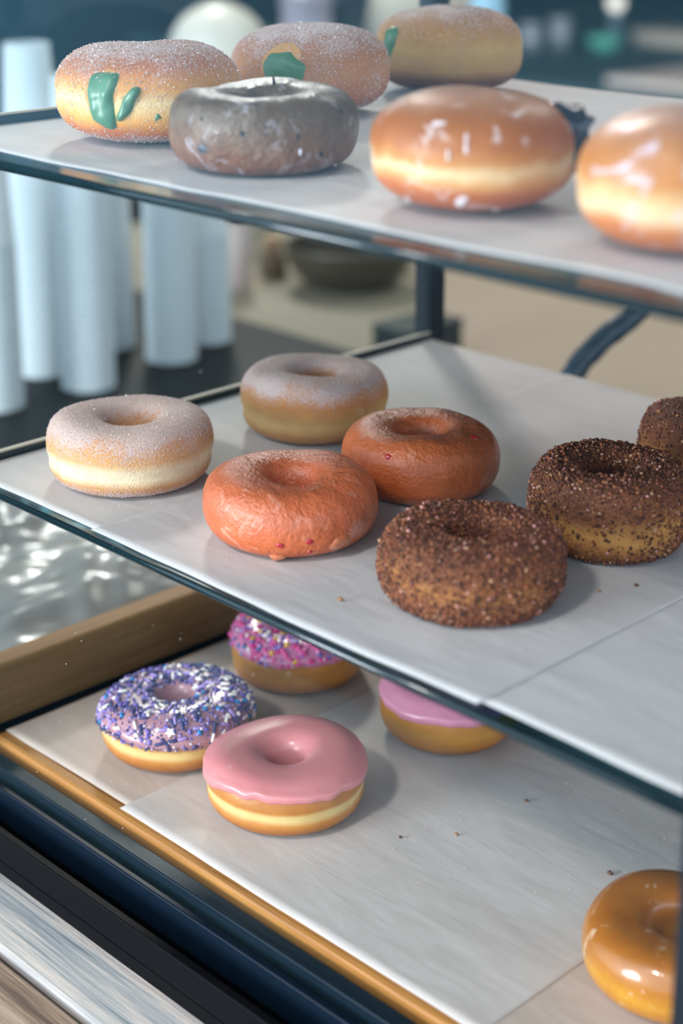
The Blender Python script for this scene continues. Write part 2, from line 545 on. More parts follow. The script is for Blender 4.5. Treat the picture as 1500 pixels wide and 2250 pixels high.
class Surf:
    """a doughnut surface S(phi, t): t = 0 outermost, +pi/2 top, pi inner wall of the hole (rings only)"""

    def __init__(s, R, H, r=0.0, n=2.4, amp=0.0006, freq=90, seed=1, waist=0.0, waist_z=0.46, lump=0.02, dome=0.0, fine=0.0, top_tilt=0.0):
        s.R, s.H, s.r, s.n = R, H, r, n
        s.amp, s.waist, s.wz, s.dome, s.fine = amp, waist, waist_z, dome, fine
        s.nz = snoise(seed, freq, 3)
        s.nf = snoise(seed + 50, 900, 2)
        r0 = np.random.default_rng(seed)
        s.k = [(lump * r0.uniform(0.3, 1.0) / (m ** 0.7), m, r0.uniform(0, 6.28)) for m in (1, 2, 3, 4)]
        s.k[0] = (s.k[0][0] * 0.3, 1, s.k[0][2])
        s.kz = [(r0.uniform(0.2, 1) * 0.03, m, r0.uniform(0, 6.28)) for m in (1, 2, 3)]
        s.off = 0.0
        P, T = np.meshgrid(np.linspace(0, 2 * np.pi, 60, endpoint=False), np.linspace(-np.pi / 2, np.pi / 2, 40), indexing='ij')
        s.off = s(P, T)[..., 2].min()

    def __call__(s, phi, t):
        phi, t = np.broadcast_arrays(np.asarray(phi, float), np.asarray(t, float))
        c, si = np.cos(t), np.sin(t)
        if s.r > 0:
            Rc, a = (s.R + s.r) / 2, (s.R - s.r) / 2
        else:
            Rc, a = 0.0, s.R
        n_ = np.where(c < 0, max(s.n, 3.3), s.n) if s.r > 0 else s.n
        pr = Rc + a * spow(c, 2 / n_)
        pz = s.H / 2 + s.H / 2 * spow(si, 2 / n_)
        zz = pz / s.H
        pr = pr - s.waist * np.exp(-((zz - s.wz) / 0.09) ** 2) * np.clip(c * 4, 0, 1)
        if s.dome:
            pz = pz + s.dome * (1 - np.clip(pr / s.R, 0, 1) ** 2) * (zz - 0.5) * 2 * (zz > 0.5)
        q = np.ones_like(phi)
        for a_, m, p in s.k:
            q = q + a_ * np.cos(m * phi + p)
        h = np.ones_like(phi)
        for a_, m, p in s.kz:
            h = h + a_ * np.cos(m * phi + p) * np.clip(pr / s.R, 0, 1)
        pr = pr * (1 + (q - 1) * np.clip(c * 0.5 + 0.5, 0, 1))
        pz = pz * h
        p3 = np.stack([pr * np.cos(phi), pr * np.sin(phi), pz], -1)
        d = s.amp * s.nz(p3)
        if s.fine:
            d = d + s.fine * s.nf(p3)
        dz = np.where(si < -0.5, 0.25, 1.0)
        p3 = p3 + d[..., None] * np.stack([c * np.cos(phi), c * np.sin(phi), si * dz], -1)
        p3[..., 2] -= s.off
        return p3

    def normal(s, phi, t):
        e = 1e-3
        a = s(phi + e, t) - s(phi - e, t)
        b = s(phi, t + e) - s(phi, t - e)
        n = np.cross(a, b)
        return n / (np.linalg.norm(n, axis=-1, keepdims=True) + 1e-12)


def body(name, S, mat, parent, nphi=144, nt=72):
    phi = np.linspace(0, 2 * np.pi, nphi, endpoint=False)
    if S.r > 0:
        t = np.linspace(-np.pi, np.pi, nt, endpoint=False)
        P, T = np.meshgrid(phi, t, indexing='ij')
        v = S(P, T).reshape(-1, 3)
        i = np.arange(nphi * nt).reshape(nphi, nt)
        f = np.stack([i, np.roll(i, -1, 0), np.roll(np.roll(i, -1, 0), -1, 1), np.roll(i, -1, 1)], -1).reshape(-1, 4)
        return mesh(name, v, f, mat, parent)
    t = np.linspace(-np.pi / 2, np.pi / 2, nt // 2 + 20)[1:-1]
    nt = len(t)
    P, T = np.meshgrid(phi, t, indexing='ij')
    v = S(P, T).reshape(-1, 3)
    i = np.arange(nphi * nt).reshape(nphi, nt)
    j = np.roll(i, -1, 0)
    f = np.stack([i[:, :-1], j[:, :-1], j[:, 1:], i[:, 1:]], -1).reshape(-1, 4).tolist()
    zb = v[i[:, 0], 2].mean()
    zt = v[i[:, -1], 2].mean()
    v = np.vstack([v, [[0, 0, zb], [0, 0, zt]]])
    nb, ntp = nphi * nt, nphi * nt + 1
    for k in range(nphi):
        f.append((nb, int(j[k, 0]), int(i[k, 0])))
        f.append((ntp, int(i[k, -1]), int(j[k, -1])))
    return mesh(name, v, f, mat, parent)


def poly_outline(pts):
    """radius as a function of angle for a star-shaped polygon about (0,0)"""
    P = np.array(pts, float)
    Q = np.roll(P, -1, 0)

    def fn(th):
        out = np.zeros_like(th)
        for k, a in enumerate(th):
            d = np.array((math.cos(a), math.sin(a)))
            best = 1e-6
            for p, q in zip(P, Q):
                e = q - p
                den = d[0] * (-e[1]) + d[1] * e[0]
                if abs(den) < 1e-12:
                    continue
                tt = (p[0] * (-e[1]) + p[1] * e[0]) / den
                uu = (d[0] * p[1] - d[1] * p[0]) / den
                if tt > 0 and -1e-6 <= uu <= 1 + 1e-6:
                    best = max(best, tt)
            out[k] = best
        k = np.exp(-np.linspace(-1.5, 1.5, 5) ** 2)
        k /= k.sum()
        out = sum(np.roll(out, s_) * w_ for s_, w_ in zip(range(-2, 3), k))
        return out
    return fn


def patch(name, S, phi0, t0, pts, h, mat, parent, seed=1, rings=12, segs=64, rough=0.25, spike=0.0):
    """a lump of filling lying on the surface; pts is its outline in metres (right, up)"""
    th = np.linspace(0, 2 * np.pi, segs, endpoint=False)
    ro = poly_outline(pts)(th)
    nz = snoise(seed, 500, 2)
    v, f = [], []
    rho = np.linspace(0, 1, rings + 1)[1:]
    U = np.concatenate([[0.0], np.outer(rho, ro * np.cos(th)).ravel()])
    W = np.concatenate([[0.0], np.outer(rho, ro * np.sin(th)).ravel()])
    rr = np.concatenate([[0.0], np.repeat(rho, segs)])
    phi = phi0 + U / S.R
    t = t0 + W / (S.H * 0.5)
    p = S(phi, t)
    n = S.normal(phi, t)
    hh = h * (1 - rr ** 3) * (1 + rough * nz(p)) - 0.0005 * rr ** 6
    if spike:
        hh = hh + spike * np.clip(nz(p * 1.7 + 3), 0, None) ** 2 * (1 - rr ** 4)
    v = p + n * hh[:, None]
    for k in range(segs):
        l = (k + 1) % segs
        f.append((0, 1 + k, 1 + l))
        for g_ in range(rings - 1):
            a, b = 1 + g_ * segs + k, 1 + g_ * segs + l
            f.append((a, a + segs, b + segs, b))
    return mesh(name, v, f, mat, parent)


def icing(name, S, mat, parent, thick=0.0018, lo=-0.1, wave=0.16, seed=1, t_in=3.7, nphi=160, nt=44, drips=()):
    """icing cap from a wavy lower edge outside, over the top and into the hole"""
    r0 = np.random.default_rng(seed)
    phi = np.linspace(0, 2 * np.pi, nphi, endpoint=False)
    e = np.zeros(nphi)
    for m in (2, 3, 5, 7, 11, 17, 23):
        e += r0.uniform(0.3, 1) / m ** 0.55 * np.cos(m * phi + r0.uniform(0, 6.28))
    tl = lo + wave * e * 0.5
    for ph, depth, wd in drips:
        dd = np.angle(np.exp(1j * (phi - ph)))
        tl = tl - depth * np.exp(-(dd / wd) ** 2)
    u = np.linspace(0, 1, nt) ** 1.0
    u = 0.5 * u + 0.5 * (1 - np.cos(u * np.pi)) / 2
    P = np.repeat(phi[:, None], nt, 1)
    T = tl[:, None] + (t_in - tl[:, None]) * u[None]
    p = S(P, T)
    n = S.normal(P, T)
    edge = np.clip(u / 0.07, 0, 1)[None]
    edge2 = np.clip((1 - u) / 0.08, 0, 1)[None]
    bead = 1 + 0.45 * np.exp(-((u[None] - 0.07) / 0.05) ** 2)
    h = thick * np.sqrt(1 - (1 - edge) ** 2) * np.sqrt(1 - (1 - edge2) ** 2) * bead - 0.0003 * (1 - edge) - 0.0003 * (1 - edge2)
    v = (p + n * h[..., None]).reshape(-1, 3)
    i = np.arange(nphi * nt).reshape(nphi, nt)
    j = np.roll(i, -1, 0)
    f = np.stack([i[:, :-1], j[:, :-1], j[:, 1:], i[:, 1:]], -1).reshape(-1, 4)
    ob = mesh(name, v, f, mat, parent)
    return ob, (phi, tl)


icov = None


def ico():
    p = (1 + 5 ** 0.5) / 2
    v = np.array([[-1, p, 0], [1, p, 0], [-1, -p, 0], [1, -p, 0], [0, -1, p], [0, 1, p], [0, -1, -p], [0, 1, -p], [p, 0, -1], [p, 0, 1], [-p, 0, -1], [-p, 0, 1]], float)
    v /= np.linalg.norm(v[0])
    f = np.array([[0, 11, 5], [0, 5, 1], [0, 1, 7], [0, 7, 10], [0, 10, 11], [1, 5, 9], [5, 11, 4], [11, 10, 2], [10, 7, 6], [7, 1, 8],
                  [3, 9, 4], [3, 4, 2], [3, 2, 6], [3, 6, 8], [3, 8, 9], [4, 9, 5], [2, 4, 11], [6, 2, 10], [8, 6, 7], [9, 8, 1]])
    return v, f


def area_sample(S, n, r0, tmin, tmax, keep=None, zmin=0.0008):
    """random (phi,t) spread about evenly over the surface"""
    ph, tt = [], []
    tot = 0
    for _ in range(60):
        a = r0.uniform(0, 2 * np.pi, n * 2)
        b = r0.uniform(tmin, tmax, n * 2)
        c, si = np.cos(b), np.sin(b)
        ex = 2 / S.n
        rad = ((S.R + S.r) / 2 + (S.R - S.r) / 2 * spow(c, ex)) if S.r > 0 else S.R * spow(c, ex)
        e = 0.01
        c2, s2 = np.cos(b + e), np.sin(b + e)
        rad2 = ((S.R + S.r) / 2 + (S.R - S.r) / 2 * spow(c2, ex)) if S.r > 0 else S.R * spow(c2, ex)
        ds = np.hypot(rad2 - rad, S.H / 2 * (spow(s2, ex) - spow(si, ex))) / e
        w_ = np.abs(rad) * ds / (S.R * max(S.R, S.H))
        ok = r0.uniform(0, 1, n * 2) < np.clip(w_, 0, 1)
        p = S(a, b)
        ok &= p[:, 2] > zmin
        if keep is not None:
            ok &= r0.uniform(0, 1, n * 2) < keep(p, b)
        ph.append(a[ok])
        tt.append(b[ok])
        tot += ok.sum()
        if tot >= n:
            break
    return np.concatenate(ph)[:n], np.concatenate(tt)[:n]


def grains(name, S, n, size, mat, parent, seed, base='oct', tmin=-1.5, tmax=3.2, keep=None, lift=0.3, jit=0.35, big=None):
    r0 = np.random.default_rng(seed)
    ph, tt = area_sample(S, n, r0, tmin, tmax, keep)
    n = len(ph)
    p = S(ph, tt)
    nn = S.normal(ph, tt)
    bv, bf = (octv, octf) if base == 'oct' else ico()
    sz = size[0] + (size[1] - size[0]) * r0.uniform(0, 1, n) ** 2.5
    # random rotations
    q = r0.normal(size=(n, 4))
    q /= np.linalg.norm(q, axis=1)[:, None]
    w_, x, y, z = q.T
    Rm = np.stack([np.stack([1 - 2 * (y * y + z * z), 2 * (x * y - z * w_), 2 * (x * z + y * w_)], -1),
                   np.stack([2 * (x * y + z * w_), 1 - 2 * (x * x + z * z), 2 * (y * z - x * w_)], -1),
                   np.stack([2 * (x * z - y * w_), 2 * (y * z + x * w_), 1 - 2 * (x * x + y * y)], -1)], 1)
    b = bv[None] * (1 + r0.normal(0, jit, (n, len(bv), 1)).clip(-0.5, 0.7)) * r0.uniform(0.7, 1.25, (n, 1, 3))
    V = np.einsum('nij,nkj->nki', Rm, b) * sz[:, None, None] + (p + nn * (sz * lift)[:, None])[:, None, :]
    V[..., 2] = np.maximum(V[..., 2], 0.0001)
    F = (bf[None] + (np.arange(n) * len(bv))[:, None, None]).reshape(-1, 3)
    o = mesh(name, V, F, mat, parent, base != 'oct')
    return tag(o, kind='stuff')


# ------------------------------------------------------------------ doughnut materials


def dough(name, stops, wob=0.10, sugar=None, rough=0.6, coat=0.0, coat_rough=0.1, bump=0.25, bscale=260, blotch=0.25, flakes=None, spots=None,
          bumps2=0.0, sss=0.12):
    g = G(name)
    ob = g.coord('Object')
    z = g.n('SeparateXYZ', {0: g.coord('Generated')}).outputs[2]
    nlow = g.noise(38, 3, 0.5, ob)
    zn = g.math('ADD', z, g.math('MULTIPLY', g.math('SUBTRACT', nlow, 0.5), wob * 2))
    col = g.ramp(zn, stops)
    n2 = g.noise(95, 4, 0.6, ob)
    col = g.mix(g.rng(n2, 0.35, 0.75, 0.0, blotch), col, g.mix(1.0, col, '#b98a63', 'MULTIPLY'))
    nf = g.noise(bscale, 3, 0.6, ob)
    if spots:
        sp = g.noise(spots[0], 2, 0.5, ob)
        col = g.mix(g.rng(sp, spots[1], spots[1] + 0.06), col, spots[2])
    if flakes:
        sc, thr, fc_, amt = flakes
        fl_ = g.noise(sc, 5, 0.65, ob, 1.2)
        m_ = g.rng(fl_, thr, thr + 0.09, 0, amt)
        col = g.mix(m_, col, fc_)
    if sugar:
        top0, top1, bot, scol, base_amt = sugar
        big = g.noise(48, 4, 0.6, ob)
        fine = g.noise(1000, 2, 0.7, ob)
        mt = g.rng(zn, top0, top1)
        mb = g.rng(zn, bot, bot * 0.3, 0.0, 0.8)
        cov = g.math('ADD', g.math('MAXIMUM', mt, mb), g.math('MULTIPLY', g.math('SUBTRACT', big, 0.5), 1.5))
        cov = g.math('ADD', g.math('MULTIPLY', cov, 0.62), base_amt, clamp=True)
        thr = g.math('SUBTRACT', 1.0, cov)
        k = g.rng(g.math('SUBTRACT', fine, g.math('MULTIPLY_ADD', thr, 0.5, 0.22)), -0.09, 0.09)
        k = g.math('MULTIPLY', k, g.rng(cov, 0.0, 0.6, 0.25, 0.88))
        col = g.mix(k, col, scol)
    hgt = nf
    if bumps2:
        vo = g.n('TexVoronoi', {'Vector': ob, 'Scale': 420.0}, feature='SMOOTH_F1').outputs[0]
        wv = g.noise(150, 3, 0.5, ob, 0.4)
        hgt = g.math('ADD', g.math('MULTIPLY', nf, 0.7), g.math('ADD', g.math('MULTIPLY', vo, 0.10), g.math('MULTIPLY', wv, 1.1)))
    nm = g.bump(hgt, bump, 0.0022 if bumps2 else 0.0012)
    kw = dict(color=col, rough=rough, normal=nm, sss=sss, sss_scale=0.004, sss_r=(1.0, 0.45, 0.2))
    if coat:
        kw.update(coat=coat, coat_rough=coat_rough)
        kw['coat_normal'] = g.bump(hgt, bump * 0.8, 0.0018)
    return g.done(g.bsdf(**kw))


ring_stops = [(0.0, '#b97a48'), (0.20, '#d29a62'), (0.32, '#efdcb4'), (0.44, '#f0dfba'), (0.56, '#dca86c'), (0.75, '#cf9057'), (1.0, '#c58450')]
M['sugar_ring'] = dough('sugared_ring_dough', ring_stops, 0.06, sugar=(0.50, 0.92, 0.22, '#cbb8b2', 0.16), rough=0.85, bump=0.5, bscale=900, sss=0.08)
M['sugar_ring2'] = dough('sugared_ring_dough_warm', [(0.0, '#b98a58'), (0.18, '#c99a62'), (0.34, '#ddb87c'), (0.48, '#d4a568'), (0.62, '#c98c52'), (1.0, '#c08050')],
                         0.05, sugar=(0.55, 0.85, 0.10, '#c9bab8', 0.02), rough=0.85, bump=0.4, bscale=900, sss=0.08)
fill_stops = [(0.0, '#a8603c'), (0.18, '#cf7638'), (0.32, '#e8a850'), (0.50, '#f0d8a0'), (0.62, '#e0a660'), (0.80, '#bd7444'), (1.0, '#a86c48')]
M['filled'] = dough('sugared_filled_dough', fill_stops, 0.11, sugar=(0.66, 1.15, 0.20, '#d4c6c6', 0.10), rough=0.85, bump=0.5, bscale=900)
M['filled_dark'] = dough('sugared_filled_dough_brown', [(0.0, '#8e5a44'), (0.3, '#b9744f'), (0.5, '#c48a5c'), (0.7, '#b57c54'), (1.0, '#a5735a')], 0.08,
                         sugar=(0.66, 1.15, 0.2, '#d0c2c2', 0.20), rough=0.85, bump=0.5, bscale=900)
M['filled_gold'] = dough('sugared_filled_dough_gold', [(0.0, '#5e3428'), (0.20, '#7c4c36'), (0.32, '#b48e58'), (0.55, '#c4a064'), (0.75, '#b4844c'), (1.0, '#a07048')], 0.05,
                         sugar=(0.72, 1.1, 0.05, '#d0c4c4', 0.06), rough=0.85, bump=0.4, bscale=900)
M['blueberry'] = dough('grey_blueberry_cake', [(0.0, '#744a34'), (0.25, '#84593f'), (0.45, '#80644f'), (0.7, '#736252'), (1.0, '#5e5044')], 0.14,
                       rough=0.6, coat=0.45, coat_rough=0.22, bump=0.6, bscale=380, blotch=0.8, flakes=(75, 0.55, '#b4b0ba', 0.5), spots=(60, 0.68, '#39404e'), bumps2=0.6)
M['glazed_fill'] = dough('glazed_filled_dough', [(0.0, '#a85a30'), (0.26, '#c46c34'), (0.35, '#dca060'), (0.43, '#eccb98'), (0.52, '#cc8840'), (0.62, '#b0641c'), (0.8, '#a05c24'), (1.0, '#98602f')], 0.13,
                         rough=0.6, coat=0.35, coat_rough=0.33, bump=0.3, bscale=150, flakes=(60, 0.58, '#e8dcdc', 0.8))
M['glazed_fill2'] = dough('glazed_filled_dough_pale', [(0.0, '#b0602c'), (0.25, '#cc7a3c'), (0.36, '#ecca9c'), (0.46, '#e6bc84'), (0.58, '#c47a28'), (0.78, '#b4743c'), (1.0, '#a87e68')], 0.13,
                          rough=0.6, coat=0.35, coat_rough=0.33, bump=0.25, bscale=150, flakes=(45, 0.57, '#d9cede', 0.8))
M['orange'] = dough('orange_glazed_cake', [(0.0, '#b8562a'), (0.3, '#da6e3a'), (0.6, '#d87248'), (1.0, '#c86c44')], 0.2, rough=0.42, coat=0.5, coat_rough=0.17, bump=0.55,
                    bscale=600, blotch=0.35, flakes=(80, 0.56, '#e2a088', 0.6), bumps2=1.0, sss=0.2)
M['orange2'] = dough('orange_glazed_cake_deep', [(0.0, '#9c4a1c'), (0.3, '#c05e26'), (0.6, '#c66630'), (1.0, '#c4683c')], 0.2, rough=0.42, coat=0.5, coat_rough=0.17, bump=0.55,
                     bscale=600, blotch=0.35, flakes=(80, 0.60, '#dc9678', 0.5), bumps2=1.0, sss=0.2)
M['crumb_dough'] = dough('cinnamon_cake', [(0.0, '#6e4028'), (0.3, '#8a5230'), (0.5, '#a8703c'), (0.7, '#7c4a2c'), (1.0, '#5e3a26')], 0.3, rough=0.8, bump=0.6, bscale=700, blotch=0.6, sss=0.0)
M['crumb_dough2'] = dough('cinnamon_cake_bare', [(0.0, '#6e4426'), (0.25, '#a8703a'), (0.45, '#c8924c'), (0.62, '#8a5430'), (1.0, '#5e3a26')], 0.34, rough=0.8, bump=0.6, bscale=700, blotch=0.6, sss=0.0)
fried = [(0.0, '#8f5018'), (0.2, '#b06a22'), (0.34, '#c8863a'), (0.43, '#e6c884'), (0.51, '#e6c680'), (0.58, '#c07c30'), (1.0, '#b06e2c')]
M['fried'] = dough('golden_fried_dough', fried, 0.05, rough=0.5, coat=0.25, coat_rough=0.3, bump=0.2, bscale=240, blotch=0.3)
M['fried_dark'] = dough('deep_golden_fried_dough', [(0.0, '#955a26'), (0.25, '#bd7c34'), (0.45, '#c98f40'), (0.6, '#c08438'), (1.0, '#b57630')], 0.08, rough=0.5, coat=0.25, coat_rough=0.3,
                        bump=0.2, bscale=240)
M['honey'] = dough('honey_glazed_dough', [(0.0, '#a8640c'), (0.25, '#c07e14'), (0.42, '#cc9022'), (0.6, '#b8740e'), (0.85, '#a8640e'), (1.0, '#a2641e')], 0.10, rough=0.4, coat=0.9,
                   coat_rough=0.10, bump=0.16, bscale=120, blotch=0.3, flakes=(55, 0.61, '#e6cfb0', 0.75), sss=0.2)


def icing_mat(name, col, col2, rough=0.32):
    g = G(name)
    f = g.noise(70, 3)
    return g.done(g.bsdf(color=g.mix(f, col, col2), rough=rough, coat=0.35, coat_rough=0.22, sss=0.25, sss_scale=0.004, sss_r=(1, 0.5, 0.45),
                         normal=g.bump(g.noise(160, 3), 0.12, 0.001)))


M['pink'] = icing_mat('smooth_pink_icing', '#de9090', '#d68688')
M['pink_pale'] = icing_mat('pale_pink_icing', '#d994ac', '#cf88a0')
M['mauve'] = icing_mat('mauve_icing', '#b98a8c', '#b08090')
M['rose'] = icing_mat('rose_icing', '#d48aa8', '#c87ea4')
M['green'] = icing_mat('green_cream', '#568a6a', '#487658', 0.45)
M['jam'] = plain('dark_berry_jam', '#1a1a2c', 0.25, 0, 0.3, 300, coat=0.6)
M['red'] = plain('red_berry_bit', '#b3202e', 0.35, 0, 0.2, 600, coat=0.5)
M['custard'] = plain('pale_bare_dough', '#cf9c60', 0.7, 0, 0.12, 120)


def islands(name, stops, rough=0.7, **kw):
    g = G(name)
    r = g.n('NewGeometry').outputs['Random Per Island']
    nd = g.ramp(r, stops)
    for e in g.t.nodes:
        if e.bl_idname == 'ShaderNodeValToRGB':
            e.color_ramp.interpolation = 'CONSTANT'
    return g.done(g.bsdf(color=nd, rough=rough, **kw))


M['crumbs'] = islands('cinnamon_crumbs', [(0.0, '#402014'), (0.2, '#5e3322'), (0.45, '#743f28'), (0.68, '#884c2e'), (0.85, '#9c643e'), (0.94, '#bd906c'), (0.975, '#cf948c')], 0.65)
M['sugar'] = islands('sugar_grains', [(0.0, '#cabab4'), (0.5, '#dccec8'), (0.8, '#bfa392')], 0.25, spec=0.7)
M['tiny_blue'] = islands('purple_nonpareils', [(0.0, '#35366f'), (0.28, '#5b56a0'), (0.5, '#8f7cc0'), (0.68, '#b39ad0'), (0.82, '#e6dce6'), (0.92, '#39406a')], 0.4)
M['tiny_pink'] = islands('pink_nonpareils', [(0.0, '#e85a9e'), (0.35, '#d97ab8'), (0.5, '#a87ec8'), (0.65, '#ee90b8'), (0.85, '#f0dcea')], 0.4)
SPR = {k: plain('sprinkle_' + k, c, 0.4, 0, 0.05) for k, c in dict(white='#ece4de', navy='#3a3a6c', purple='#6c5cab', blue='#1d7cba', lilac='#a78fce', yellow='#e6bf3c', pink='#e0559c',
                                                                   hotpink='#d83a8c').items()}

# ------------------------------------------------------------------ sprinkle meshes (shared)


def capsule_mesh(name, L, r, mat, seg=7):
    prof = [(0.0, -L / 2)] + [(r * math.cos(a), -L / 2 + r + r * math.sin(a)) for a in (-0.8, 0.0)] + [(r * math.cos(a), L / 2 - r + r * math.sin(a)) for a in (0.0, 0.8)] + [(0.0, L / 2)]
    v, f = [], []
    n = len(prof)
    for i in range(seg):
        a = 2 * math.pi * i / seg
        for rr, z in prof:
            v.append((z, rr * math.cos(a), rr * math.sin(a)))
    for i in range(seg):
        j = (i + 1) % seg
        for k in range(n - 1):
            f.append((i * n + k, j * n + k, j * n + k + 1, i * n + k + 1))
    me = bpy.data.meshes.new(name)
    me.from_pydata(v, [], f)
    me.polygons.foreach_set('use_smooth', np.full(len(me.polygons), True))
    me.materials.append(mat)
    return me


def star_mesh(name, r, h, mat):
    v, f = [], []
    for z in (-h / 2, h / 2):
        for k in range(10):
            rr = r if k % 2 == 0 else r * 0.52
            v.append((rr * math.cos(k * math.pi / 5), rr * math.sin(k * math.pi / 5), z))
    for k in range(10):
        l = (k + 1) % 10
        f.append((k, l, 10 + l, 10 + k))
    f.append(tuple(range(9, -1, -1)))
    f.append(tuple(range(10, 20)))
    me = bpy.data.meshes.new(name)
    me.from_pydata(v, [], f)
    me.materials.append(mat)
    return me


MESH = {}
for k in SPR:
    MESH['rod_' + k] = capsule_mesh('sprinkle_rod_' + k, 0.0058, 0.00105, SPR[k])
    MESH['chip_' + k] = capsule_mesh('sprinkle_chip_' + k, 0.0036, 0.00125, SPR[k])
MESH['star_white'] = star_mesh('sprinkle_star', 0.0032, 0.0014, SPR['white'])


def scatter(S, parent, thick, kinds, seed, tl, tmax=2.3, mind=0.0022):
    """kinds: list of (mesh key, count); each sprinkle is an object of its own"""
    r0 = np.random.default_rng(seed)
    phi_e, t_e = tl
    seq = [k for k, c in kinds for _ in range(c)]
    r0.shuffle(seq)
    done = []
    ph, tt = area_sample(S, len(seq) * 6, r0, -0.4, tmax)
    i = 0
    for key in seq:
        for _ in range(12):
            if i >= len(ph):
                return
            a, b = ph[i], tt[i]
            i += 1
            if b < np.interp(a % 6.2832, phi_e, t_e) + 0.10:
                continue
            p = S(a, b)
            n = S.normal(a, b)
            if all(np.linalg.norm(p - q) > mind for q in done):
                done.append(p)
                x = r0.normal(size=3)
                x -= n * (x @ n)
                x /= np.linalg.norm(x)
                y = np.cross(n, x)
                o = bpy.data.objects.new('sprinkle', MESH[key])
                COL.objects.link(o)
                o.parent = parent
                from mathutils import Matrix
                Mx = Matrix.Identity(4)
                pos = p + n * (thick + 0.0005)
                for r_ in range(3):
                    Mx[r_][0], Mx[r_][1], Mx[r_][2], Mx[r_][3] = x[r_], y[r_], n[r_], pos[r_]
                o.matrix_local = Mx
                break


def face(x, y, deg=0.0):
    """azimuth of a point on a doughnut seen deg to the right of its middle from the shop side"""
    return math.atan2(-y, -x) + R_(deg)


# ------------------------------------------------------------------ upper shelf
z = ZU + 0.0011
X, Y = -0.6769, 0.5266
d = empty('filled_doughnut', (X, Y, z), 'sugared filled doughnut with a torn flap of green cream, leftmost on the upper shelf', 'doughnut', 'green cream filled doughnuts')
S = Surf(0.0469, 0.0472, 0, 2.75, 0.0007, 70, 21, 0.0004, 0.5, 0.022, 0.0010)
body('dough', S, M['filled'], d)
k = 0.000071
a0 = face(X, Y, -30)
patch('bare_spot', S, a0 + 0.02, 0.10, [(-190 * k, 0), (-150 * k, 150 * k), (0, 240 * k), (130 * k, 180 * k), (150 * k, 40 * k), (60 * k, -120 * k), (-100 * k, -130 * k)], 0.0003, M['custard'], d, 5, rough=0.1)
pts = [(-100, 150), (-30, 172), (105, 165), (95, 80), (75, -10), (85, -90), (80, -185), (30, -192), (-60, -120), (-90, 0)]
gc = patch('green_cream', S, a0, 0.10, [(px * k * 1.3, py * k) for px, py in pts], 0.0026, M['green'], d, 6)
patch('cream_fold', S, a0 + 0.30, 0.04, [(px * k * 1.2, py * k) for px, py in [(75, 75), (85, 45), (10, -50), (-70, -110), (-85, -70), (-20, 20), (30, 72)]], 0.0030, M['green'], d, 8)
patch('cream_smear', S, a0 + 0.60, -0.18, [(px * k, py * k) for px, py in [(5, 32), (40, -10), (0, -15), (-25, -42), (-18, 0)]], 0.0006, M['green'], d, 9)
grains('sugar_grains', S, 12000, (0.00018, 0.00050), M['sugar'], d, 31, keep=lambda p, t: 0.35 + 0.65 * (np.abs(p[:, 2] / 0.047 - 0.45) * 2) ** 1.5)

X, Y = -0.6898, 0.6509
d = empty('filled_doughnut', (X, Y, z), 'brown sugared filled doughnut with a wide green cream plug, behind the grey ring', 'doughnut', 'green cream filled doughnuts')
S = Surf(0.0446, 0.0476, 0, 2.75, 0.0007, 70, 22, 0.0, 0.5, 0.02, 0.0010)
body('dough', S, M['filled_dark'], d)
a0 = face(X, Y, -17)
k = 0.000105
patch('bare_spot', S, a0 - 0.05, 0.30, [(-160 * k, -60 * k), (-150 * k, 40 * k), (-60 * k, 120 * k), (60 * k, 120 * k), (130 * k, 40 * k), (110 * k, -80 * k), (0, -110 * k)], 0.0003, M['custard'], d, 5, rough=0.1)
patch('green_cream', S, a0 - 0.05, 0.16, [(px * k * 1.25, py * k * 1.1) for px, py in [(-100, 10), (-70, 70), (40, 72), (70, 30), (115, 0), (95, -45), (30, -70), (-70, -70)]], 0.0022, M['green'], d, 7)
grains('sugar_grains', S, 8500, (0.00022, 0.00052), M['sugar'], d, 32, keep=lambda p, t: 0.4 + 0.6 * (np.abs(p[:, 2] / 0.047 - 0.45) * 2) ** 1.5)

X, Y = -0.6993, 0.7777
d = empty('filled_doughnut', (X, Y, z), 'golden sugared filled doughnut with green cream at its left end, rearmost on the upper shelf', 'doughnut', 'green cream filled doughnuts')
S = Surf(0.0459, 0.0495, 0, 2.85, 0.0007, 70, 23, 0.0, 0.5, 0.02, 0.0008)
body('dough', S, M['filled_gold'], d)
patch('green_cream', S, face(X, Y, -50), 0.25, [(-0.007, 0.004), (0, 0.009), (0.006, 0.004), (0.005, -0.004), (-0.001, -0.009), (-0.006, -0.004)], 0.0025, M['green'], d, 7)
grains('sugar_grains', S, 3500, (0.0002, 0.00045), M['sugar'], d, 33, keep=lambda p, t: 0.15 + 0.85 * (p[:, 2] > 0.034))

X, Y = -0.5756, 0.5138
d = empty('blueberry_doughnut', (X, Y, z), 'grey-brown glazed ring doughnut with dark berry spots on the upper shelf', 'doughnut')
S = Surf(0.0442, 0.0350, 0.0125, 2.5, 0.0011, 120, 24, 0.0, 0.5, 0.022)
body('dough', S, M['blueberry'], d)
for i, (dg, t0, sz) in enumerate(((-12, 0.15, 0.0016), (36, -0.35, 0.0020), (20, 0.05, 0.0012), (55, 0.5, 0.0016), (-38, 0.45, 0.0013))):
    patch('berry_bit', S, face(X, Y, dg), t0, [(-sz, 0), (0, sz * 0.8), (sz, 0.2 * sz), (0.2 * sz, -sz)], 0.0006, M['jam'], d, 40 + i, 6, 20)
patch('berry_bit', S, face(X, Y, 165), 1.9, [(-0.002, 0), (0, 0.002), (0.002, 0), (0, -0.002)], 0.0030, M['jam'], d, 47, 6, 20)
gm = plain('white_glaze_drop', '#c9c6d6', 0.3, 0, 0.1, 300, coat=0.5)
